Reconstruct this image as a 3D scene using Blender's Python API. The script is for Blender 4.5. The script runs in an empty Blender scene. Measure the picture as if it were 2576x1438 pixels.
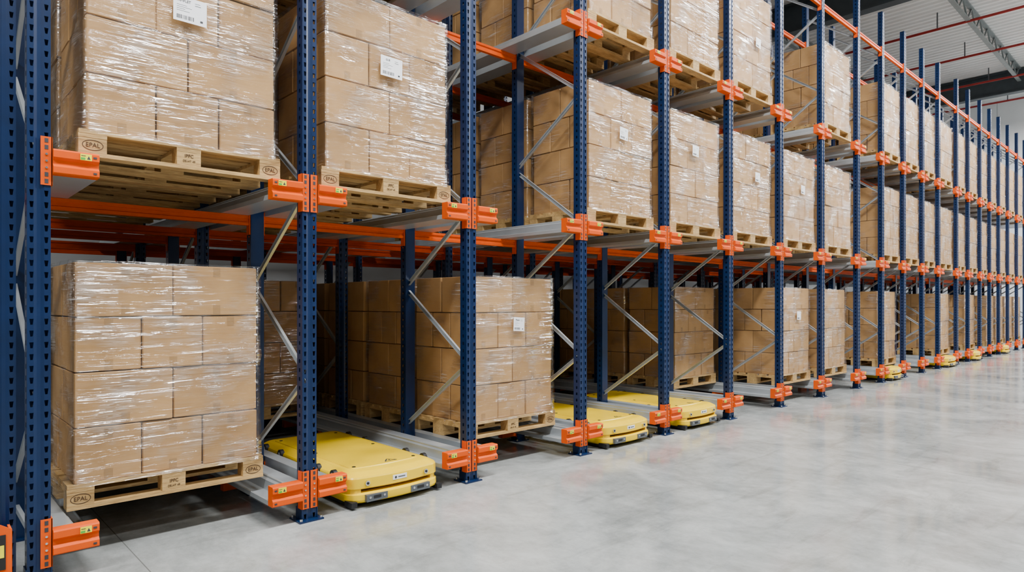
import bpy, bmesh, math, random
from mathutils import Vector, Matrix
random.seed(4)
C = bpy.context.scene.collection
# ------------------------------------------------------------------ materials
def newmat(name):
    m = bpy.data.materials.new(name); m.use_nodes = True
    nt = m.node_tree; b = nt.nodes["Principled BSDF"]
    return m, nt, b
def N(nt, t, **kw):
    n = nt.nodes.new(t)
    for k, v in kw.items(): setattr(n, k, v)
    return n
def ramp(nt, fac, stops):
    r = N(nt, "ShaderNodeValToRGB")
    els = r.color_ramp.elements
    while len(els) < len(stops): els.new(0.5)
    for e, (p, c) in zip(els, stops):
        e.position = p; e.color = (c[0], c[1], c[2], 1)
    nt.links.new(fac, r.inputs[0]); return r.outputs[0]
def noise(nt, scale, detail=3, rough=0.5, vscale=None, coord="Object", rot=None, dist=0.0):
    tc = N(nt, "ShaderNodeTexCoord"); mp = N(nt, "ShaderNodeMapping")
    nt.links.new(tc.outputs[coord], mp.inputs[0])
    if vscale: mp.inputs["Scale"].default_value = vscale
    if rot: mp.inputs["Rotation"].default_value = rot
    n = N(nt, "ShaderNodeTexNoise"); n.inputs["Scale"].default_value = scale
    n.inputs["Detail"].default_value = detail; n.inputs["Roughness"].default_value = rough
    n.inputs["Distortion"].default_value = dist
    nt.links.new(mp.outputs[0], n.inputs["Vector"]); return n.outputs[0]
def bump(nt, b, h, strength, dist=0.01):
    bp = N(nt, "ShaderNodeBump"); bp.inputs["Strength"].default_value = strength
    bp.inputs["Distance"].default_value = dist
    nt.links.new(h, bp.inputs["Height"]); nt.links.new(bp.outputs[0], b.inputs["Normal"])
def maprange(nt, src, a, b_, c, d):
    r = N(nt, "ShaderNodeMapRange"); nt.links.new(src, r.inputs[0])
    r.inputs["From Min"].default_value = a; r.inputs["From Max"].default_value = b_
    r.inputs["To Min"].default_value = c; r.inputs["To Max"].default_value = d
    return r.outputs[0]
def simple(name, col, rough=0.5, metal=0.0, var=0.12, scale=6, spec=0.5):
    m, nt, b = newmat(name)
    n = noise(nt, scale, 4)
    lo = [c*(1-var) for c in col]; hi = [min(1, c*(1+var)) for c in col]
    nt.links.new(ramp(nt, n, [(0.3, lo), (0.7, hi)]), b.inputs["Base Color"])
    b.inputs["Roughness"].default_value = rough; b.inputs["Metallic"].default_value = metal
    b.inputs["Specular IOR Level"].default_value = spec
    return m
M_BLUE = simple("blue_powder_coat", (0.0018, 0.0145, 0.058), 0.33, 0.0, 0.15, spec=0.4)
M_ORANGE = simple("orange_powder_coat", (0.66, 0.078, 0.0), 0.45, 0.0, 0.08, spec=0.15)
M_ORANGE_SHADED = simple("orange_powder_coat_shaded", (0.40, 0.038, 0.0), 0.5, 0.0, 0.12, spec=0.1)  # same orange paint, with the shade of the deep rows put into the colour
M_YELLOW = simple("yellow_paint", (0.82, 0.54, 0.0), 0.25, 0.0, 0.03, spec=0.3)
M_DARK = simple("dark_rubber", (0.006, 0.006, 0.007), 0.6)
M_GREY = simple("sensor_grey", (0.08, 0.09, 0.10), 0.4)
M_WHITE = simple("white_plastic", (0.8, 0.8, 0.8), 0.4, 0, 0.03)
M_PAPER = simple("label_paper", (0.88, 0.89, 0.92), 0.5, 0, 0.02)
M_INK = simple("label_ink", (0.03, 0.03, 0.035), 0.6)
M_GREEN = simple("sticker_green", (0.06, 0.35, 0.03), 0.5)
M_STICK = simple("sticker_yellow", (0.80, 0.72, 0.0), 0.5)
M_RED = simple("red_pipe_paint", (0.30, 0.012, 0.010), 0.45)
M_STEELP = simple("painted_steel_grey", (0.045, 0.06, 0.07), 0.5)
M_TRUSS = simple("truss_grey", (0.20, 0.23, 0.23), 0.5)
M_BURN = simple("burnt_wood_mark", (0.05, 0.022, 0.008), 0.8)
M_CHROME = simple("chrome", (0.7, 0.7, 0.7), 0.2, 1.0)
M_GALV = simple("galvanised_steel", (0.47, 0.51, 0.54), 0.32, 0.55, 0.06, 5, 0.5)
M_WOOD, nt, b = newmat("pine_wood")
g = noise(nt, 9, 6, 0.68, (1.0, 20, 20), dist=0.8)
n2 = noise(nt, 4, 3, 0.6, (0.6, 2.5, 2.5))
cw = ramp(nt, g, [(0.28, (0.24, 0.125, 0.040)), (0.5, (0.54, 0.345, 0.13)), (0.72, (0.72, 0.51, 0.235))])
cv = ramp(nt, n2, [(0.35, (0.62, 0.58, 0.50)), (0.6, (1, 1, 1))])
mx = N(nt, "ShaderNodeMix", data_type='RGBA', blend_type='MULTIPLY'); mx.inputs[0].default_value = 1
nt.links.new(cw, mx.inputs[6]); nt.links.new(cv, mx.inputs[7]); nt.links.new(mx.outputs[2], b.inputs["Base Color"])
b.inputs["Roughness"].default_value = 0.7; bump(nt, b, g, 0.4, 0.003)
def cardboard(name, k=1.0):
    m, nt, b = newmat(name)
    n1 = noise(nt, 3.0, 4, 0.6)
    c1 = ramp(nt, n1, [(0.3, (0.375*k, 0.212*k, 0.082*k)), (0.7, (0.485*k, 0.286*k, 0.117*k))])
    oi = N(nt, "ShaderNodeObjectInfo")
    hs = N(nt, "ShaderNodeHueSaturation"); nt.links.new(c1, hs.inputs["Color"]); nt.links.new(maprange(nt, oi.outputs["Random"], 0, 1, 0.86, 1.10), hs.inputs["Value"])
    nt.links.new(hs.outputs[0], b.inputs["Base Color"])
    b.inputs["Roughness"].default_value = 0.6; b.inputs["Specular IOR Level"].default_value = 0.3
    bump(nt, b, noise(nt, 5, 3, 0.5, (1, 1, 1.5)), 0.2, 0.010)
    return m
M_CARD = cardboard("cardboard"); M_TAPE = cardboard("kraft_tape", 0.74)
# stretch film
M_FILM, nt, b = newmat("stretch_film")
nt.nodes.remove(b); out = nt.nodes["Material Output"]
tr = N(nt, "ShaderNodeBsdfTransparent"); tr.inputs[0].default_value = (0.97, 0.97, 0.97, 1)
gl = N(nt, "ShaderNodeBsdfGlossy"); gl.inputs["Color"].default_value = (1, 1, 1, 1); gl.inputs["Roughness"].default_value = 0.12
df = N(nt, "ShaderNodeBsdfDiffuse"); df.inputs[0].default_value = (0.97, 0.98, 1.0, 1)  # white streaks: film creases plus glare highlights painted into the colour
s1 = noise(nt, 2.4, 3, 0.5, (0.6, 0.6, 11), rot=(0.0, 0.10, 0.0), dist=0.6)
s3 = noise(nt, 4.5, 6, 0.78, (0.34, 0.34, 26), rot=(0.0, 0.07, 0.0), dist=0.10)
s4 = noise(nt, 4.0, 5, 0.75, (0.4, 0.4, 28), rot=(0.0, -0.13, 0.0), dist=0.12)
s2 = noise(nt, 2.4, 3, 0.6, (1.0, 1.0, 1.6))
bp = N(nt, "ShaderNodeBump"); bp.inputs["Strength"].default_value = 1.0; bp.inputs["Distance"].default_value = 0.042
nt.links.new(s1, bp.inputs["Height"]); nt.links.new(bp.outputs[0], gl.inputs["Normal"])
f1 = maprange(nt, s2, 0.46, 0.62, 0.04, 0.30)
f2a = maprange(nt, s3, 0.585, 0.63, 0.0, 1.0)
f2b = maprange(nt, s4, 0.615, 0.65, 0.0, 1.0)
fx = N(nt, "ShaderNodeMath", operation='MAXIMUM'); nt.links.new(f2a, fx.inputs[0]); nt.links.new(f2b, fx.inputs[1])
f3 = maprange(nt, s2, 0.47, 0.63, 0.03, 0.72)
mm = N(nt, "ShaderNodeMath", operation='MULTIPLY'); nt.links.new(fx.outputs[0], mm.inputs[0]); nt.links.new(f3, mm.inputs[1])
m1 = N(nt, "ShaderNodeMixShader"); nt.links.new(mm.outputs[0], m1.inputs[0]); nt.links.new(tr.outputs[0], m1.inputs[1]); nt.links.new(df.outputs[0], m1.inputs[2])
m2 = N(nt, "ShaderNodeMixShader"); nt.links.new(f1, m2.inputs[0]); nt.links.new(m1.outputs[0], m2.inputs[1]); nt.links.new(gl.outputs[0], m2.inputs[2])
nt.links.new(m2.outputs[0], out.inputs[0])
# concrete floor
M_FLOOR, nt, b = newmat("polished_concrete")
n1 = noise(nt, 0.9, 9, 0.68, coord="Object", dist=0.5); n2 = noise(nt, 5.0, 8, 0.8, (1, 0.6, 1))
n3 = noise(nt, 1.8, 7, 0.7, (0.6, 3.0, 1), rot=(0, 0, 0.5), dist=0.5)
n5 = noise(nt, 6.0, 4, 0.6, (0.15, 6.0, 1), rot=(0, 0, -0.6), dist=0.3)
c1 = ramp(nt, n1, [(0.34, (0.225, 0.24, 0.238)), (0.5, (0.325, 0.343, 0.339)), (0.66, (0.43, 0.448, 0.442))])
c2 = ramp(nt, n2, [(0.34, (0.74, 0.74, 0.73)), (0.58, (1, 1, 1))])
c3 = ramp(nt, n3, [(0.34, (0.76, 0.76, 0.75)), (0.46, (1, 1, 1))])
c5 = ramp(nt, n5, [(0.27, (0.72, 0.72, 0.72)), (0.30, (1, 1, 1))])
def mul(a, c, f):
    q = N(nt, "ShaderNodeMix", data_type='RGBA', blend_type='MULTIPLY'); q.inputs[0].default_value = f
    nt.links.new(a, q.inputs[6]); nt.links.new(c, q.inputs[7]); return q.outputs[2]
cc = mul(mul(mul(c1, c2, 1.0), c3, 0.8), c5, 0.7)
tc = N(nt, "ShaderNodeTexCoord"); sx = N(nt, "ShaderNodeSeparateXYZ"); nt.links.new(tc.outputs["Object"], sx.inputs[0])
def jl(o, off, per):
    a = N(nt, "ShaderNodeMath", operation='ADD'); a.inputs[1].default_value = off; nt.links.new(o, a.inputs[0])
    p = N(nt, "ShaderNodeMath", operation='PINGPONG'); p.inputs[1].default_value = per/2; nt.links.new(a.outputs[0], p.inputs[0])
    l = N(nt, "ShaderNodeMath", operation='LESS_THAN'); l.inputs[1].default_value = 0.003; nt.links.new(p.outputs[0], l.inputs[0]); return l.outputs[0]
j = jl(sx.outputs[0], -0.98+5.58*4, 5.58)
mj = N(nt, "ShaderNodeMix", data_type='RGBA'); nt.links.new(j, mj.inputs[0]); nt.links.new(cc, mj.inputs[6]); mj.inputs[7].default_value = (0.13, 0.135, 0.13, 1)
nt.links.new(mj.outputs[2], b.inputs["Base Color"])
nt.links.new(maprange(nt, n1, 0.3, 0.7, 0.07, 0.22), b.inputs["Roughness"])
b.inputs["Specular IOR Level"].default_value = 0.65
bump(nt, b, n2, 0.02, 0.01)
M_WALL = simple("white_wall_panel", (0.84, 0.86, 0.87), 0.6, 0, 0.03, 1.5)
M_WALLB = simple("pale_grey_wall_panel", (0.50, 0.52, 0.53), 0.6, 0, 0.03, 1.5)
M_WALLG = simple("grey_wall_panel", (0.20, 0.21, 0.22), 0.6, 0, 0.03, 1.5)
M_DECK = simple("white_roof_deck", (0.80, 0.82, 0.82), 0.5, 0, 0.04, 1.5)
# ------------------------------------------------------------------ mesh builder
class MB:
    def __init__(s): s.v = []; s.f = []; s.m = []; s.mats = []
    def mi(s, mat):
        if mat not in s.mats: s.mats.append(mat)
        return s.mats.index(mat)
    def face(s, pts, mat):
        i = len(s.v); s.v += [tuple(p) for p in pts]; s.f.append(tuple(range(i, i+len(pts)))); s.m.append(s.mi(mat))
    def box(s, x0, x1, y0, y1, z0, z1, mat):
        i = len(s.v)
        s.v += [(x0,y0,z0),(x1,y0,z0),(x1,y1,z0),(x0,y1,z0),(x0,y0,z1),(x1,y0,z1),(x1,y1,z1),(x0,y1,z1)]
        for q in [(0,3,2,1),(4,5,6,7),(0,1,5,4),(1,2,6,5),(2,3,7,6),(3,0,4,7)]:
            s.f.append(tuple(i+k for k in q)); s.m.append(s.mi(mat))
    def prism(s, poly, axis, a, bb, mat):
        def P(u, w, t):
            return (t,u,w) if axis == 'x' else ((u,t,w) if axis == 'y' else (u,w,t))
        n = len(poly); i = len(s.v)
        s.v += [P(u,w,a) for u,w in poly] + [P(u,w,bb) for u,w in poly]
        s.f.append(tuple(i+k for k in range(n))[::-1]); s.m.append(s.mi(mat))
        s.f.append(tuple(i+n+k for k in range(n))); s.m.append(s.mi(mat))
        for k in range(n):
            k2 = (k+1) % n
            s.f.append((i+k, i+k2, i+n+k2, i+n+k)); s.m.append(s.mi(mat))
    def cyl(s, c, r, h, axis, mat, n=16):
        poly = [(r*math.cos(2*math.pi*k/n), r*math.sin(2*math.pi*k/n)) for k in range(n)]
        cx, cy, cz = c
        if axis == 'x': s.prism([(cy+u, cz+w) for u,w in poly], 'x', cx-h/2, cx+h/2, mat)
        elif axis == 'y': s.prism([(cx+u, cz+w) for u,w in poly], 'y', cy-h/2, cy+h/2, mat)
        else: s.prism([(cx+u, cy+w) for u,w in poly], 'z', cz-h/2, cz+h/2, mat)
    def loft(s, rings, mat, cap=True):
        i = len(s.v); n = len(rings[0])
        for r in rings: s.v += [tuple(p) for p in r]
        k_ = s.mi(mat)
        for a in range(len(rings)-1):
            for k in range(n):
                k2 = (k+1) % n
                s.f.append((i+a*n+k, i+a*n+k2, i+(a+1)*n+k2, i+(a+1)*n+k)); s.m.append(k_)
        if cap:
            s.f.append(tuple(i+k for k in range(n))[::-1]); s.m.append(k_)
            e = i+(len(rings)-1)*n
            s.f.append(tuple(e+k for k in range(n))); s.m.append(k_)
    def strut(s, p, q, w, d, mat, side=(1,0,0)):
        p = Vector(p); q = Vector(q); t = (q-p).normalized(); sd = Vector(side)
        sd = (sd - t*sd.dot(t)).normalized(); u = t.cross(sd)
        rings = []
        for c in (p, q):
            rings.append([c+sd*w/2+u*d/2, c+sd*w/2-u*d/2, c-sd*w/2-u*d/2, c-sd*w/2+u*d/2])
        s.loft(rings, mat)
    def mesh(s, name, smooth=False, autos=None):
        me = bpy.data.meshes.new(name); me.from_pydata(s.v, [], s.f)
        for m in s.mats: me.materials.append(m)
        me.polygons.foreach_set("material_index", s.m)
        bm = bmesh.new(); bm.from_mesh(me)
        bmesh.ops.recalc_face_normals(bm, faces=bm.faces)
        if autos:
            for e in bm.edges:
                e.smooth = not (len(e.link_faces) == 2 and e.calc_face_angle(0) > autos)
        bm.to_mesh(me); bm.free()
        if smooth or autos:
            me.polygons.foreach_set("use_smooth", [True]*len(me.polygons))
        me.update(); return me
def obj(name, data, loc=(0,0,0), parent=None, rot=None, **props):
    o = bpy.data.objects.new(name, data); o.location = loc
    if rot: o.rotation_euler = rot
    if parent: o.parent = parent
    for k, v in props.items(): o[k] = v
    C.objects.link(o); return o
# ------------------------------------------------------------------ dims
UX = [0.516,1.989,3.386,4.778,6.189,7.614,9.042,10.484,12.004,13.228,14.488,15.734,16.924,18.464,19.57,20.82,21.94,23.08,24.32,25.66,26.95,28.2]
H = 6.83
ZC = [0.207, 2.18, 4.13, 6.12]
ROWS = [0.0, 2.1, 4.2]
FD = 0.95
XW = 31.0; YB = 7.6; YF = -15.0; XS = -9.0; ZR = 9.3
# ------------------------------------------------------------------ room
def sbox(name, *a, mat):
    m = MB(); m.box(*a, mat); return obj(name, m.mesh(name), kind="structure")
sbox("floor", XS, XW, YF, YB, -0.2, 0, mat=M_FLOOR)
sbox("wall_back", XS, XW, YB, YB+0.2, 0, ZR, mat=M_WALLB)
sbox("wall_front", XS, XW, YF-0.2, YF, 0, ZR, mat=M_WALLG)
m = MB(); m.box(XW+0.03, XW+0.2, YF, YB, 0, ZR, M_WALL)
y = YF
while y < YB-0.01:
    m.box(XW, XW+0.03, y+0.01, min(y+1.1, YB)-0.01, 0, ZR, M_WALL); y += 1.1
obj("wall_end", m.mesh("wall_end"), kind="structure")
sbox("wall_start", XS-0.2, XS, YF, YB, 0, ZR, mat=M_WALLG)
m = MB(); x = XS; prof = []
while x < XW:
    prof += [(x, ZR), (x+0.10, ZR), (x+0.13, ZR+0.06), (x+0.22, ZR+0.06)]
    x += 0.25
prof = prof + [(XW, ZR), (XW, ZR+0.3), (XS, ZR+0.3)]
for k in range(len(prof)-4+1):
    (xa, za), (xb, zb) = prof[k], prof[k+1]
    m.face([(xa, YF, za), (xb, YF, zb), (xb, YB, zb), (xa, YB, za)], M_DECK)
m.box(XS, XW, YF, YB, ZR+0.1, ZR+0.25, M_DECK)
obj("ceiling", m.mesh("ceiling"), kind="structure")
def girder(x):
    m = MB()
    m.box(x-0.15, x+0.15, YF, YB, ZR-0.06, ZR, M_STEELP); m.box(x-0.15, x+0.15, YF, YB, ZR-0.76, ZR-0.72, M_STEELP)
    m.box(x-0.02, x+0.02, YF, YB, ZR-0.74, ZR-0.03, M_STEELP)
    return obj("roof_girder", m.mesh("roof_girder"), label="dark grey steel girder under the roof deck", category="roof beam", group="steel roof girders")
for x in (-3.2, 7.0, 17.1, 27.3): girder(x)
m = MB()
L = 10.0
m.box(0, L, -0.05, 0.05, -0.04, 0, M_TRUSS); m.box(0, L, -0.05, 0.05, -0.44, -0.40, M_TRUSS)
k = 0; xx = 0.0
while xx < L-0.4:
    m.strut((xx, 0, -0.02 if k % 2 == 0 else -0.42), (xx+0.45, 0, -0.42 if k % 2 == 0 else -0.02), 0.04, 0.03, M_TRUSS, side=(0,1,0)); xx += 0.45; k += 1
pm = m.mesh("roof_purlin")
for y in (-11.5, -7.6, -3.7, 0.2, 4.1):
    for x in (-3.18, 7.02, 17.12):
        obj("roof_truss", pm, (x+0.02, y, ZR-0.01), label="grey steel lattice truss under the white roof deck", category="roof truss", group="roof trusses")
m = MB(); m.cyl((0, (YF+YB)/2, 0), 0.035, YB-YF-0.1, 'y', M_RED, 12)
for y in (-12, -8, -4.3, 0.9, 4.8): m.box(-0.012, 0.012, y-0.015, y+0.015, 0.03, 0.449, M_GREY); m.cyl((0, y+1.5, -0.06), 0.018, 0.09, 'z', M_CHROME, 8)
pp = m.mesh("sprinkler_pipe", smooth=False)
for x in (11.0, 14.0, 20.4, 23.3, 26.4, 29.4):
    obj("sprinkler_pipe", pp, (x, 0, ZR-0.45), label="thin red sprinkler pipe hanging below the roof", category="pipe", group="red sprinkler pipes")
# ------------------------------------------------------------------ upright mesh
def upright_mesh():
    m = MB(); W = 0.05; D = 0.08; pitch = 0.06
    n = int(H/pitch)
    def fr(x0, x1, z0, z1, y0=0.0, y1=0.0): m.face([(x0,y0,z0),(x1,y1,z0),(x1,y1,z1),(x0,y0,z1)], M_BLUE)
    fr(-W, -0.040, 0, H); fr(0.040, W, 0, H)
    fr(-0.022, -0.008, 0, H, 0, 0.006); fr(-0.008, 0.008, 0, H, 0.006, 0.006); fr(0.008, 0.022, 0, H, 0.006, 0)
    for k in range(n+1):
        z0 = k*pitch; hz0 = z0+0.016; hz1 = min(z0+0.046, H); z1 = min(z0+pitch, H)
        if z0 >= H: break
        for a, bb in ((-0.040, -0.022), (0.022, 0.040)):
            if hz0 > H: fr(a, bb, z0, H); continue
            fr(a, bb, z0, hz0); 
            if hz1 < z1: fr(a, bb, hz1, z1)
            t = 0.004
            m.face([(a,0,hz0),(a+t,0,hz0),(a,0,hz1)], M_BLUE); m.face([(bb,0,hz0),(bb-t,0,hz0),(bb,0,hz1)], M_BLUE)
            m.face([(a,0,hz1),(bb,0,hz1),(bb,0.004,hz1),(a,0.004,hz1)], M_BLUE)
    for sx_ in (-W, W):
        def sd(y0, y1, z0, z1): m.face([(sx_,y0,z0),(sx_,y1,z0),(sx_,y1,z1),(sx_,y0,z1)], M_BLUE)
        sd(0, 0.032, 0, H); sd(0.050, D, 0, H)
        for k in range(n+1):
            z0 = k*pitch; z1 = min(z0+pitch, H)
            if z0 >= H: break
            sd(0.032, 0.050, z0, min(z0+0.03, H)) 
            if z0+0.055 < z1: sd(0.032, 0.050, z0+0.055, z1)
    m.face([(-W,D,0),(W,D,0),(W,D,H),(-W,D,H)], M_BLUE)
    m.face([(-W,0,H),(W,0,H),(W,D,H),(-W,D,H)], M_BLUE)
    me = bpy.data.meshes.new("upright"); me.from_pydata(m.v, [], m.f); me.materials.append(M_BLUE); me.update()
    return me
UP = upright_mesh()
m = MB(); m.box(-0.085, 0.085, -0.04, 0.12, 0, 0.010, M_BLUE); m.box(-0.056, -0.0505, -0.005, 0.085, 0.01, 0.09, M_BLUE); m.box(0.0505, 0.056, -0.005, 0.085, 0.01, 0.09, M_BLUE)
for a, bb in ((-0.068, -0.022), (0.068, -0.022), (-0.068, 0.1), (0.068, 0.1)): m.cyl((a, bb, 0.018), 0.010, 0.016, 'z', M_CHROME, 6)
FOOT = m.mesh("foot_plate")
def brace_mesh(z0, z1, y0, y1):
    m = MB(); m.strut((0, y0, z0), (0, y1, z1), 0.003, 0.034, M_GALV)
    t = Vector((0, y1-y0, z1-z0)).normalized(); u = Vector((0, -t.z, t.y))*0.0155
    for sg in (-1, 1):
        p = Vector((-0.010, y0, z0))+u*sg; q = Vector((-0.010, y1, z1))+u*sg; m.strut(p, q, 0.018, 0.003, M_GALV)
    return m.mesh("brace")
bz = [0.33 + 0.63*k for k in range(11)]
BR = []
for k in range(10):
    ya, yb = (FD-0.06, 0.06) if k % 2 == 0 else (0.06, FD-0.06)
    BR.append(brace_mesh(bz[k]+0.03, bz[k+1]-0.03, ya, yb))
m = MB(); m.strut((0, 0.08, 0.2), (0, FD-0.08, 0.2), 0.022, 0.035, M_GALV); BRH = m.mesh("brace_horizontal")
def bracket_mesh(s):
    m = MB()
    x0, x1 = (0.006, 0.056) if s > 0 else (-0.056, -0.006)
    m.box(x0, x1, -0.006, -0.001, -0.125, 0.125, M_ORANGE)
    xo0, xo1 = (0.0515, 0.0575) if s > 0 else (-0.0575, -0.0515)
    m.box(xo0, xo1, -0.006, 0.05, -0.125, 0.125, M_ORANGE)
    for z in (-0.105, -0.07, 0.07, 0.105):
        m.box((x0+x1)/2-0.008, (x0+x1)/2+0.008, -0.0072, -0.006, z-0.011, z+0.011, M_INK)
    for z in (-0.035, 0.0, 0.035): m.cyl(((x0+x1)/2, -0.008, z), 0.006, 0.005, 'y', M_CHROME, 8)
    prof = [(0.045, 0.064), (-0.024, 0.064), (-0.030, 0.056), (-0.030, 0.022), (-0.014, 0.008), (-0.014, -0.014), (-0.030, -0.028), (-0.030, -0.058), (-0.024, -0.064), (0.045, -0.064)]
    a, bb = (0.0575, 0.262) if s > 0 else (-0.262, -0.0575)
    m.prism(prof, 'x', a, bb, M_ORANGE)
    e = bb if s > 0 else a
    for z in (0.040, -0.044): m.box(e-s*0.02-0.008, e-s*0.02+0.008, -0.032, -0.030, z-0.005, z+0.005, M_INK)
    return m.mesh("rail_bracket")
BKT = {1: bracket_mesh(1), -1: bracket_mesh(-1)}
def sticker_mesh(s):
    m = MB(); c = s*0.20
    m.box(c-0.026, c+0.026, -0.0345, -0.0305, 0.022, 0.055, M_STICK)
    m.box(c-0.024, c-0.004, -0.0355, -0.0345, 0.025, 0.036, M_GREEN)
    m.prism([(c+0.004, 0.028), (c+0.020, 0.028), (c+0.012, 0.046)], 'y', -0.0355, -0.0345, M_INK)
    m.box(c-0.022, c-0.002, -0.0355, -0.0345, 0.044, 0.047, M_INK)
    return m.mesh("warning_sticker")
STK = {1: sticker_mesh(1), -1: sticker_mesh(-1)}
def lowbkt(s):
    m = MB()
    x0, x1 = (0.0515, 0.058) if s > 0 else (-0.058, -0.0515)
    m.box(x0, x1, 0.0, 0.08, -0.16, 0.02, M_ORANGE)
    a, bb = (0.058, 0.25) if s > 0 else (-0.25, -0.058)
    m.box(a, bb, 0.01, 0.07, -0.15, -0.066, M_ORANGE); return m.mesh("rail_bracket_low")
LBK = {1: lowbkt(1), -1: lowbkt(-1)}
def rack_frame(x, row, plain=False, y=None):
    y = ROWS[row] if y is None else y
    e = obj("pallet_rack", None, (x, y, 0), label=("blue perforated steel rack section with orange brackets and zigzag bracing" if row == 0 and not plain else "blue perforated steel rack section inside the racking with zigzag bracing"), category="pallet rack", group="blue rack sections")
    obj("upright", UP, (0,0,0), e); obj("upright", UP, (0,FD,0), e, rot=(0,0,math.pi))
    if plain:
        for k in range(10): obj("brace", BR[k], (0,0,0), e, label="diagonal galvanised brace")
        return
    obj("foot_plate", FOOT, (0,0,0), e); obj("foot_plate", FOOT, (0,FD,0), e, rot=(0,0,math.pi))
    obj("brace", BRH, (0,0,0), e, label="horizontal galvanised brace")
    top = 10 if row == 0 or x > 6 else 7
    for k in range(top): obj("brace", BR[k], (0,0,0), e, label="diagonal galvanised brace")
    if row == 0:
        for lv in range(3):
            for s in (1, -1):
                if x > 27 and s > 0: continue
                if x < 1 and s < 0: continue
                bk = obj("rail_bracket", BKT[s], (0,0,ZC[lv]), e, label="orange steel rail bracket")
                if x < 16: obj("warning_sticker", STK[s], (0,0,0), bk, label="small yellow and green sticker")
    for yy in ((FD-0.08,) if row == 0 else (0.0, FD-0.08)):
        for s in (1, -1):
            if 0 < x < 1 and s < 0: continue
            obj("rail_bracket", LBK[s], (0, yy, ZC[0]), e, label="low orange bracket under the rail")
XS_F = [-0.95] + UX
for i, x in enumerate(XS_F):
    rack_frame(x, 0)
    if i > 0:
        rack_frame(x, 1)
        if x < 19: rack_frame(x, 2)
rack_frame(0.378, 0, plain=True, y=0.06)
def beam_mesh(L, h=0.075, d=0.04, M_O=M_ORANGE):
    m = MB()
    prof = [(d/2, h/2), (-d/2, h/2), (-d/2, 0.016), (-d/2+0.010, 0.010), (-d/2+0.010, -0.010), (-d/2, -0.016), (-d/2, -h/2), (d/2, -h/2)]
    m.prism(prof, 'x', 0, L, M_O)
    for a, bb in ((0, 0.006), (L-0.006, L)): m.box(a, bb, -d/2-0.012, d/2+0.008, -h/2-0.07, h/2+0.03, M_O)
    return m.mesh("rack_crossbar")
for i in range(len(XS_F)-1):
    xa, xb = XS_F[i]+0.0515, XS_F[i+1]-0.0515
    if i == 0: xb = 0.32
    bm_ = beam_mesh(xb-xa); bmd = beam_mesh(xb-xa, M_O=M_ORANGE_SHADED)
    for lv in (1, 2):
        for r, y0 in enumerate(ROWS):
            if i == 0 and r > 0: continue
            if r == 2 and xb > 19: continue
            for yy in ((FD-0.04,) if r == 0 else (0.04, FD-0.04)):
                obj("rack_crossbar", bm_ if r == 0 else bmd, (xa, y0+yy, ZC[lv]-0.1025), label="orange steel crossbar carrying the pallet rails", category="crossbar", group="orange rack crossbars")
    for yy in (0.04, FD-0.04):
        if xb < 3: continue
        obj("rack_crossbar", bm_, (xa, yy, ZC[3]), label="orange steel crossbar near the top of the racking", category="crossbar", group="orange rack crossbars")
# rails
RP = [(0.059,0.064),(0.150,0.064),(0.156,0.058),(0.156,0.046),(0.172,0.036),(0.172,-0.030),(0.250,-0.036),(0.256,-0.030),(0.262,-0.034),(0.262,-0.064),(0.059,-0.064)]
RAIL = {}
for s in (1, -1):
    m = MB(); m.prism([(s*a, c) for a, c in RP], 'y', 0.047, 5.5, M_GALV); RAIL[s] = m.mesh("shuttle_rail")
for i, x in enumerate(XS_F):
    for lv in range(3):
        for s in (1, -1):
            if i == 0 or (i == 1 and s < 0) or (i == len(XS_F)-1 and s > 0): continue
            obj("shuttle_rail", RAIL[s], (x, 0, ZC[lv]), label="galvanised stepped steel rail running deep into the rack lane", category="rail", group="galvanised shuttle rails")
# ------------------------------------------------------------------ pallet
def pallet_mesh():
    m = MB(); rd = random.Random(9)
    ys = [(0, 0.145), (0.19, 0.29), (0.3275, 0.4725), (0.51, 0.61), (0.655, 0.80)]
    for a, bb in ys:
        j = rd.uniform(-0.004, 0.0)
        m.box(-0.6-j, 0.6+j, a, bb, 0.122, 0.144, M_WOOD)
    for a, bb in ((-0.6, -0.455), (-0.0725, 0.0725), (0.455, 0.6)):
        m.box(a, bb, 0.001, 0.799, 0.100, 0.1218, M_WOOD)
        for c, d in ((0.002, 0.10), (0.3275, 0.4725), (0.70, 0.798)):
            m.box(a+0.001, bb-0.001, c, d, 0.0222, 0.0998, M_WOOD)
    for c, d in ((0, 0.10), (0.3275, 0.4725), (0.70, 0.80)): m.box(-0.6, 0.6, c, d, 0, 0.022, M_WOOD)
    return m.mesh("pallet")
PAL = pallet_mesh()
LH = 0.318; BW = 1.125; BD = 0.78
def carton_into(m, x0, x1, y0, y1, z0, z1, tape=True):
    g = 0.004
    x0 += g; x1 -= g; y0 += g; y1 -= g; z1 -= 0.006; c = 0.006
    def oct_(i_, z):
        a, bb, cc, d = x0+i_, x1-i_, y0+i_, y1-i_
        return [(a+c,cc,z),(bb-c,cc,z),(bb,cc+c,z),(bb,d-c,z),(bb-c,d,z),(a+c,d,z),(a,d-c,z),(a,cc+c,z)]
    m.loft([oct_(c, z0), oct_(0, z0+c*0.7), oct_(0, z1-c*0.7), oct_(c, z1)], M_CARD)
    if tape:
        cx = (x0+x1)/2
        for za, zb in ((z0+0.008, z0+0.065), (z1-0.065, z1-0.008)):
            m.box(cx-0.024, cx+0.024, y0-0.0008, y0+0.001, za, zb, M_TAPE)
_cm = {}
def carton_mesh(w, d):
    k = (round(w,3), round(d,3))
    if k not in _cm:
        m = MB(); carton_into(m, -w/2, w/2, -d/2, d/2, 0, LH); _cm[k] = m.mesh("carton")
    return _cm[k]
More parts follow.
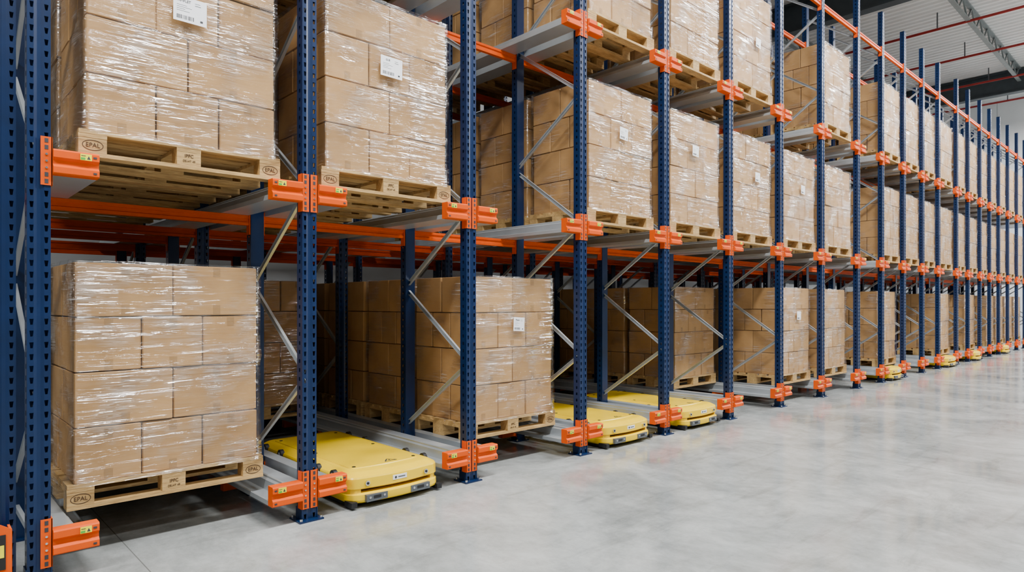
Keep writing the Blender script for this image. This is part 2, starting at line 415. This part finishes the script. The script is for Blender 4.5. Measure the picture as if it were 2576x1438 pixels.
def layout(kind):
    out = []
    for l in range(4):
        n = 3 if (l+kind) % 2 == 0 else 2
        w = BW/n
        if n == 3:
            rows = 3; d = BD/3
            for r in range(rows):
                for c in range(3):
                    if r == 1 and c == 1: continue
                    out.append((-BW/2+w*(c+0.5), d*(r+0.5), l*LH, w, d))
        else:
            d = BD/2
            for r in range(2):
                for c in range(2): out.append((-BW/2+w*(c+0.5), d*(r+0.5), l*LH, w, d))
    return out
LAY = [layout(0), layout(1)]
def stack_mesh(kind):
    m = MB()
    rd = random.Random(kind)
    for cx, cy, z, w, d in LAY[kind]:
        j1 = rd.uniform(-0.005, 0.005); j2 = rd.uniform(-0.004, 0.004)
        carton_into(m, cx-w/2+j2, cx+w/2+j2, cy-d/2+j1, cy+d/2+j1, z, z+LH, True)
    return m.mesh("carton_stack")
STACK = [stack_mesh(0), stack_mesh(1)]
def wrap_mesh(seed, low=-0.018, baggy=1.0):
    m = MB(); rings = []
    nx, ny = 34, 26; hw = BW/2+0.012; y0, y1 = -0.014, BD+0.012
    nz = 56; zt = 4*LH+0.004
    from mathutils import noise as nz_
    per = []
    for k in range(nx): per.append((-hw+2*hw*k/nx, y0, 0, -1))
    for k in range(ny): per.append((hw, y0+(y1-y0)*k/ny, 1, 0))
    for k in range(nx): per.append((hw-2*hw*k/nx, y1, 0, 1))
    for k in range(ny): per.append((-hw, y1-(y1-y0)*k/ny, -1, 0))
    for a in range(nz+1):
        z_ = low+(zt-low)*a/nz; r = []
        for (px, py, ux, uy) in per:
            z = z_ if ux < 0 else max(z_, -0.018)
            d = 0.003+0.014*max(0, nz_.noise(Vector((px*3+seed*7, py*4, z*11+px*1.5))))*baggy
            if ux < 0 and baggy > 1: d += 0.04*abs(nz_.noise(Vector((seed*3, py*5+z*2, z*5)))) + (0.05*max(0, (0.25-z)/0.4) if z < 0.25 else 0)
            if z < 0: d += 0.006
            r.append((px+ux*d, py+uy*d, z))
        rings.append(r)
    rings.append([(p[0]*0.97, BD/2+(p[1]-BD/2)*0.96, zt+0.004) for p in rings[-1]])
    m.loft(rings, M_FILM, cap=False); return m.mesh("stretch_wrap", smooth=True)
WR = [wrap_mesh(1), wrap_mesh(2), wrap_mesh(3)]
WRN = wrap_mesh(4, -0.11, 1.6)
def text_mesh(s, size, mat):
    cu = bpy.data.curves.new("t", 'FONT'); cu.body = s; cu.size = size; cu.align_x = 'CENTER'; cu.align_y = 'CENTER'; cu.extrude = 0.0004
    o = bpy.data.objects.new("t", cu); C.objects.link(o)
    bpy.context.view_layer.update()
    me = bpy.data.meshes.new_from_object(o.evaluated_get(bpy.context.evaluated_depsgraph_get()))
    bpy.data.objects.remove(o); me.materials.clear(); me.materials.append(mat); return me
FR = (math.pi/2, 0, 0)
def label_mesh(w, h):
    m = MB(); m.box(-w/2, w/2, -0.001, 0, -h/2, h/2, M_PAPER)
    rd = random.Random(5); x = -w*0.40
    while x < w*0.12:
        t = rd.choice([0.0015, 0.003, 0.0045])*w/0.2; m.box(x, x+t, -0.0016, -0.001, -h*0.40, -h*0.24, M_INK); x += t+rd.choice([0.002, 0.003, 0.004])*w/0.2
    for k, ww in enumerate((0.30, 0.45, 0.25, 0.38)):
        m.box(-w*0.40, -w*0.40+ww*w, -0.0016, -0.001, h*(0.14-0.075*k), h*(0.152-0.075*k), M_GREY)
    m.box(w*0.14, w*0.32, -0.0016, -0.001, h*0.24, h*0.26, M_GREY); m.box(w*0.14, w*0.30, -0.0016, -0.001, h*0.33, h*0.345, M_GREY)
    m.box(w*0.30, w*0.38, -0.0016, -0.001, -h*0.38, -h*0.30, M_INK)
    return m.mesh("shipping_label")
LBL = label_mesh(0.20, 0.148); LBS = label_mesh(0.145, 0.125)
def ring_mesh(a, bb, t, mat):
    m = MB(); n = 28
    for k in range(n):
        p = 2*math.pi*k/n; q = 2*math.pi*(k+1)/n
        m.face([(a*math.cos(p), -0.0008, bb*math.sin(p)), (a*math.cos(q), -0.0008, bb*math.sin(q)), ((a-t)*math.cos(q), -0.0008, (bb-t)*math.sin(q)), ((a-t)*math.cos(p), -0.0008, (bb-t)*math.sin(p))], mat)
    return m.mesh("brand_ring")
RING = ring_mesh(0.054, 0.029, 0.0035, M_BURN)
T_EPAL = text_mesh("EPAL", 0.034, M_BURN); T_IPPC = text_mesh("IPPC", 0.028, M_BURN); T_DE = text_mesh("DE-HT 49", 0.018, M_BURN)
T_AM = text_mesh("AMFLET", 0.022, M_INK); T_GU = text_mesh("GUB", 0.020, M_INK); T_PL = text_mesh("Plastic", 0.022, M_INK)
def load(lane, lv, y, detail, kind=None, lab=None, marks=False, labtxt=None, wrap=True, dx=0.0):
    xa, xb = UX[lane], UX[lane+1]; cx = (xa+xb)/2+dx; pw = xb-xa
    zb = ZC[lv]+0.0645
    if kind is None: kind = random.choice((0, 0, 1))
    e = obj("pallet_load", None, (cx, y, zb), label=("film-wrapped cardboard cartons on a wooden pallet with white shipping label" if lab else "film-wrapped brown cardboard cartons stacked on a wooden pallet"), category="pallet load", group="wrapped pallet loads")
    e.scale = (0.93 if pw > 1.34 else (pw-0.135)/1.2*0.94, 1, 1)
    p = obj("pallet", PAL, (0,0,0), e)
    if detail:
        for (a, c, z, w, d) in LAY[kind]:
            o = obj("carton", carton_mesh(w, d), (a+random.uniform(-0.0035, 0.0035), c+0.01+random.uniform(-0.007, 0.007), 0.144+z), e, rot=(random.uniform(-0.004, 0.004), random.uniform(-0.002, 0.002), random.uniform(-0.010, 0.010)))
    else:
        obj("carton_stack", STACK[kind], (0, 0.01, 0.144), e)
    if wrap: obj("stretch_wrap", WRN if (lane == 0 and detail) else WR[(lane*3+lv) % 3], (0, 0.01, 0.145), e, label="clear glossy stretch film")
    if lab:
        big = lab[2] if len(lab) > 2 else False
        lb = obj("shipping_label", LBL if big else LBS, (lab[0], -0.020, lab[1]), e, rot=(0, random.uniform(0.0, 0.06), 0), label="white shipping label with barcode")
        if labtxt:
            obj("label_text", labtxt, (-0.035 if big else -0.02, -0.0018, 0.048 if big else 0.038), lb, rot=FR)
    if marks:
        for xx in (-0.5275, 0.5275):
            obj("brand_mark", RING, (xx, 0.0015, 0.061), p, label="burnt oval mark"); obj("brand_mark", T_EPAL, (xx, 0.0005, 0.061), p, rot=FR, label="burnt lettering")
        obj("brand_mark", T_IPPC, (0, 0.0005, 0.076), p, rot=FR, label="burnt lettering"); obj("brand_mark", T_DE, (0, 0.0005, 0.046), p, rot=FR, label="burnt lettering")
def lane_fill(lane, lv, y0, n, det=0, **kw):
    for k in range(n):
        y = y0+k*0.87
        if k == 0: load(lane, lv, y, det > 0, **kw)
        else: load(lane, lv, y, k < det, kind=kw.get("kind"), wrap=(lane < 6 and k < 2), dx=kw.get("dx", 0))
# level 1
lane_fill(0, 0, 0.29, 6, 1, kind=0, marks=True, dx=-0.015)
lane_fill(1, 0, 2.44, 4, 1, kind=1, lab=(-0.1, 1.1))
lane_fill(2, 0, 0.24, 6, 2, kind=0, lab=(0.056, 0.986, False), labtxt=T_PL, marks=True)
lane_fill(3, 0, 3.0, 3, 0)
lane_fill(4, 0, 2.9, 3, 0)
lane_fill(5, 0, 0.93, 5, 2)
lane_fill(6, 0, 0.13, 4, 1, lab=(0.1, 1.0)); lane_fill(7, 0, 0.13, 4, 1); lane_fill(8, 0, 1.6, 3, 0)
lane_fill(9, 0, 0.13, 3, 1); lane_fill(10, 0, 1.6, 2, 0); lane_fill(11, 0, 1.6, 2, 0)
for l in (12, 14, 16, 17, 18, 19): lane_fill(l, 0, 0.12, 2 if l < 15 else 1)
# level 2
lane_fill(0, 1, 0.05, 4, 1, kind=0, marks=True, lab=(0.0, 0.935, True), labtxt=T_AM)
lane_fill(1, 1, 0.05, 4, 1, kind=0, marks=True, lab=(-0.01, 0.945, True), labtxt=T_GU, dx=-0.03)
lane_fill(3, 1, 0.05, 4, 2, kind=0, lab=(0.0, 0.956), dx=-0.03)
lane_fill(4, 1, 0.05, 3, 1, kind=0, lab=(-0.05, 1.0), dx=-0.02); lane_fill(5, 1, 0.06, 3, 1, lab=(0.1, 0.9), dx=-0.02)
lane_fill(6, 1, 0.05, 3, 1, lab=(0.05, 0.9)); lane_fill(7, 1, 0.05, 3, 1)
for l in (9, 10, 11, 12, 13, 14, 15, 16, 17, 18, 19): lane_fill(l, 1, 0.06, 3 if l == 9 else (2 if l < 15 else 1), 1 if l < 10 else 0)
# level 3
for l in (0, 1): lane_fill(l, 2, 0.05, 4)
for l in (3, 4, 5, 7, 9): lane_fill(l, 2, 0.05, 4 if l == 3 else 3, 1, lab=((0.1, 0.75) if l in (5,) else None), dx=-0.02)
for l in (10, 11, 12, 13, 14, 15, 16, 17, 18, 19): lane_fill(l, 2, 0.06, 2 if l < 15 else 1)
# ------------------------------------------------------------------ shuttle
def outl(hw, y0, y1, c, z, ins=0.0, bow=0.03):
    hw -= ins; y0 += ins; y1 -= ins; c = max(0.02, c-ins*0.5); pts = []
    def arc(cx, cy, a0):
        for k in range(7):
            a = math.radians(a0+90*k/6); pts.append((cx+c*math.cos(a), cy+c*math.sin(a)))
    arc(-hw+c, y0+c, 180)
    for k in range(1, 8):
        t = k/8; pts.append((-hw+c+(2*hw-2*c)*t, y0-bow*math.sin(math.pi*t)))
    arc(hw-c, y0+c, 270); arc(hw-c, y1-c, 0)
    arc(-hw+c, y1-c, 90)
    return [(a, bb, z) for a, bb in pts]
SL = 1.65
m = MB()
m.loft([outl(0.395, 0.02, SL, 0.10, 0.130, 0.010), outl(0.395, 0.02, SL, 0.10, 0.138), outl(0.395, 0.02, SL, 0.10, 0.205, 0.002), outl(0.395, 0.02, SL, 0.10, 0.216, 0.008), outl(0.395, 0.02, SL, 0.10, 0.240, 0.050), outl(0.395, 0.02, SL, 0.10, 0.245, 0.065)], M_YELLOW)
m.loft([outl(0.30, 0.16, SL-0.12, 0.06, 0.2449, 0, 0.02), outl(0.30, 0.16, SL-0.12, 0.06, 0.251, 0.006, 0.02)], M_YELLOW)
S_BODY = m.mesh("shuttle_body", autos=0.35)
m = MB(); m.loft([outl(0.395, 0.0, SL+0.01, 0.12, 0.034, 0.025), outl(0.395, 0.0, SL+0.01, 0.12, 0.046, 0.004), outl(0.395, 0.0, SL+0.01, 0.12, 0.060), outl(0.395, 0.0, SL+0.01, 0.12, 0.096, 0.002), outl(0.395, 0.0, SL+0.01, 0.12, 0.106, 0.022)], M_YELLOW)
for s in (-1, 1):
    rings = []
    for z, o_ in ((0.09, 0.006), (0.16, 0.006)):
        pts = [(s*(0.395-o_), 0.30), (s*(0.395-o_), 0.13), (s*(0.37-o_), 0.065), (s*(0.335), 0.038), (s*0.30, 0.030), (s*0.28, 0.30)]
        rings.append([(a, bb, z) for a, bb in pts])
    m.loft(rings, M_YELLOW)
S_BUMP = m.mesh("bumper", autos=0.35)
m = MB(); m.loft([outl(0.37, 0.085, SL-0.03, 0.08, 0.012, 0, 0.02), outl(0.37, 0.085, SL-0.03, 0.08, 0.152, 0, 0.02)], M_DARK)
m.box(-0.39, -0.345, 0.0, 0.10, 0.015, 0.055, M_DARK); m.box(0.345, 0.39, 0.0, 0.10, 0.015, 0.055, M_DARK)
S_CH = m.mesh("chassis")
m = MB(); m.box(-0.085, 0.085, -0.006, 0.03, -0.028, 0.020, M_GREY); m.box(-0.03, 0.03, -0.008, -0.006, -0.01, 0.01, M_DARK); m.cyl((-0.058, -0.007, 0), 0.009, 0.004, 'y', M_CHROME, 10); m.cyl((0.058, -0.007, 0), 0.009, 0.004, 'y', M_CHROME, 10)
S_SENS = m.mesh("sensor_panel")
m = MB(); m.cyl((0,0,0), 0.018, 0.03, 'y', M_CHROME, 16); m.cyl((0,-0.016,0), 0.009, 0.006, 'y', M_DARK, 12); S_BTN = m.mesh("button")
m = MB(); m.box(-0.06, 0.06, -0.002, 0.01, -0.017, 0.017, M_WHITE); m.cyl((-0.036, -0.003, 0), 0.009, 0.002, 'y', M_INK, 12); m.box(-0.015, 0.045, -0.003, -0.002, -0.004, 0.004, M_GREY); S_PLATE = m.mesh("name_plate")
m = MB(); m.cyl((0,0,0), 0.038, 0.03, 'x', M_DARK, 20); m.cyl((0,0,0), 0.018, 0.034, 'x', M_CHROME, 12); S_WH = m.mesh("wheel")
m = MB()
m.strut((-0.05, 0, 0), (0.05, 0, 0), 0.001, 0.010, M_INK, side=(0,0,1)); m.strut((0.05, 0, 0), (0.0, 0.06, 0), 0.001, 0.010, M_INK, side=(0,0,1)); m.strut((0.0, 0.06, 0), (-0.05, 0.0, 0), 0.001, 0.010, M_INK, side=(0,0,1)); m.box(-0.006, 0.006, 0.015, 0.035, 0, 0.001, M_INK)
S_LOGO = m.mesh("top_mark")
m = MB(); m.cyl((0,0,0), 0.014, 0.004, 'z', M_DARK, 12); S_CAP = m.mesh("screw_cap")
def shuttle(lane, y, full=True, dx=0.0):
    cx = (UX[lane]+UX[lane+1])/2+dx
    e = obj("pallet_shuttle", None, (cx, y, 0), label="flat yellow pallet shuttle with grey sensor panels between the rails", category="pallet shuttle", group="yellow pallet shuttles")
    if UX[lane+1]-UX[lane] < 1.34: e.scale = ((UX[lane+1]-UX[lane]-0.53)/0.86, 1, 1)
    obj("shuttle_body", S_BODY, (0,0,0), e); obj("bumper", S_BUMP, (0,0,0), e); obj("chassis", S_CH, (0,0,0), e, label="dark chassis")
    for sx_ in (-1, 1):
        for yy in (0.25, 0.5, SL-0.5, SL-0.2): obj("wheel", S_WH, (sx_*0.392, yy, ZC[0]), e, label="dark wheel")
    if full:
        for sx_, dy in ((-0.20, -0.022), (0.17, -0.024)): obj("sensor_panel", S_SENS, (sx_, dy, 0.076), e, label="grey sensor panel")
        obj("button", S_BTN, (-0.26, 0.016, 0.172), e, label="round chrome button")
        obj("button", S_BTN, (0.24, 0.012, 0.172), e, label="round chrome button")
        obj("name_plate", S_PLATE, (0.0, -0.009, 0.178), e, label="small white plate")
        obj("top_mark", S_LOGO, (0.05, 0.19, 0.2515), e, label="black triangle outline")
        for a in (-0.26, 0.26):
            for bb in (0.2, 0.8, 1.45): obj("screw_cap", S_CAP, (a, bb, 0.252), e)
shuttle(1, -0.03, dx=-0.012); shuttle(3, -0.03); shuttle(4, -0.03); shuttle(9, -0.06); shuttle(12, -0.08); shuttle(14, -0.08, False); shuttle(17, -0.08, False)
m = MB(); rings = []
for z, r in ((0, 0.055), (0.06, 0.055), (0.085, 0.045), (0.1, 0.025)):
    rings.append([(r*math.cos(k*math.pi/10), r*math.sin(k*math.pi/10), z) for k in range(20)])
m.loft(rings, M_YELLOW)
obj("floor_guard", m.mesh("floor_guard", autos=0.6), (0.33, -0.17, 0), label="small yellow rounded floor guard beside the rack upright", category="floor guard")
m = MB()
m.prism([(-0.10, 0.10), (0.10, 0.10), (0.10, 0.33), (0.04, 0.37), (-0.10, 0.47)], 'y', -0.004, 0.004, M_ORANGE)
m.box(0.09, 0.10, 0.0041, 0.10, 0.0, 0.33, M_ORANGE); m.box(-0.10, -0.09, 0.0041, 0.10, 0.0, 0.45, M_ORANGE)
m.box(0.035, 0.075, -0.008, -0.0041, 0.14, 0.31, M_DARK); m.box(0.042, 0.068, -0.010, -0.008, 0.20, 0.26, M_STICK)
obj("column_guard", m.mesh("column_guard"), (0.30, -0.06, 0), label="orange folded steel guard plate beside the blue rack upright", category="rack guard")
# ------------------------------------------------------------------ lights
def area(x, y, z, sx_, sy_, e, rot=(0,0,0), col=(1, 0.995, 0.985)):
    l = bpy.data.lights.new("lamp", 'AREA'); l.shape = 'RECTANGLE'; l.size = sx_; l.size_y = sy_; l.energy = e; l.color = col
    o = bpy.data.objects.new("area_light", l); o.location = (x, y, z); o.rotation_euler = rot; C.objects.link(o)
for x in (-5, 1, 7, 13, 19, 25):
    area(x+1.0, -3.2, 8.4, 3.0, 0.6, 900); area(x+1.0, -8.5, 8.4, 3.0, 0.6, 200)
area(29.0, -3.0, 8.4, 3.0, 0.4, 500)  # added unseen light to brighten the end wall
for x in (17, 25): area(x, -5.5, 8.0, 6.0, 0.6, 150, rot=(math.pi, 0, 0))  # added upward fill lights, out of view, to brighten the roof deck
for x in (3, 12, 21): area(x, 6.8, 7.8, 7, 0.3, 18)  # added weak fill lights behind the racking for the back wall
w = bpy.data.worlds.new("w"); bpy.context.scene.world = w; w.use_nodes = True
w.node_tree.nodes["Background"].inputs[0].default_value = (0.8, 0.85, 0.9, 1); w.node_tree.nodes["Background"].inputs[1].default_value = 0.3
# ------------------------------------------------------------------ camera
cam = bpy.data.cameras.new("cam"); co = bpy.data.objects.new("camera", cam); C.objects.link(co)
cam.sensor_width = 36; cam.lens = 1641/2576*36; cam.shift_y = 46/2576; cam.clip_start = 0.05; cam.clip_end = 200
co.location = (0, -4.101, 1.44); co.rotation_euler = (math.pi/2, 0, -math.radians(43.12))
bpy.context.scene.camera = co
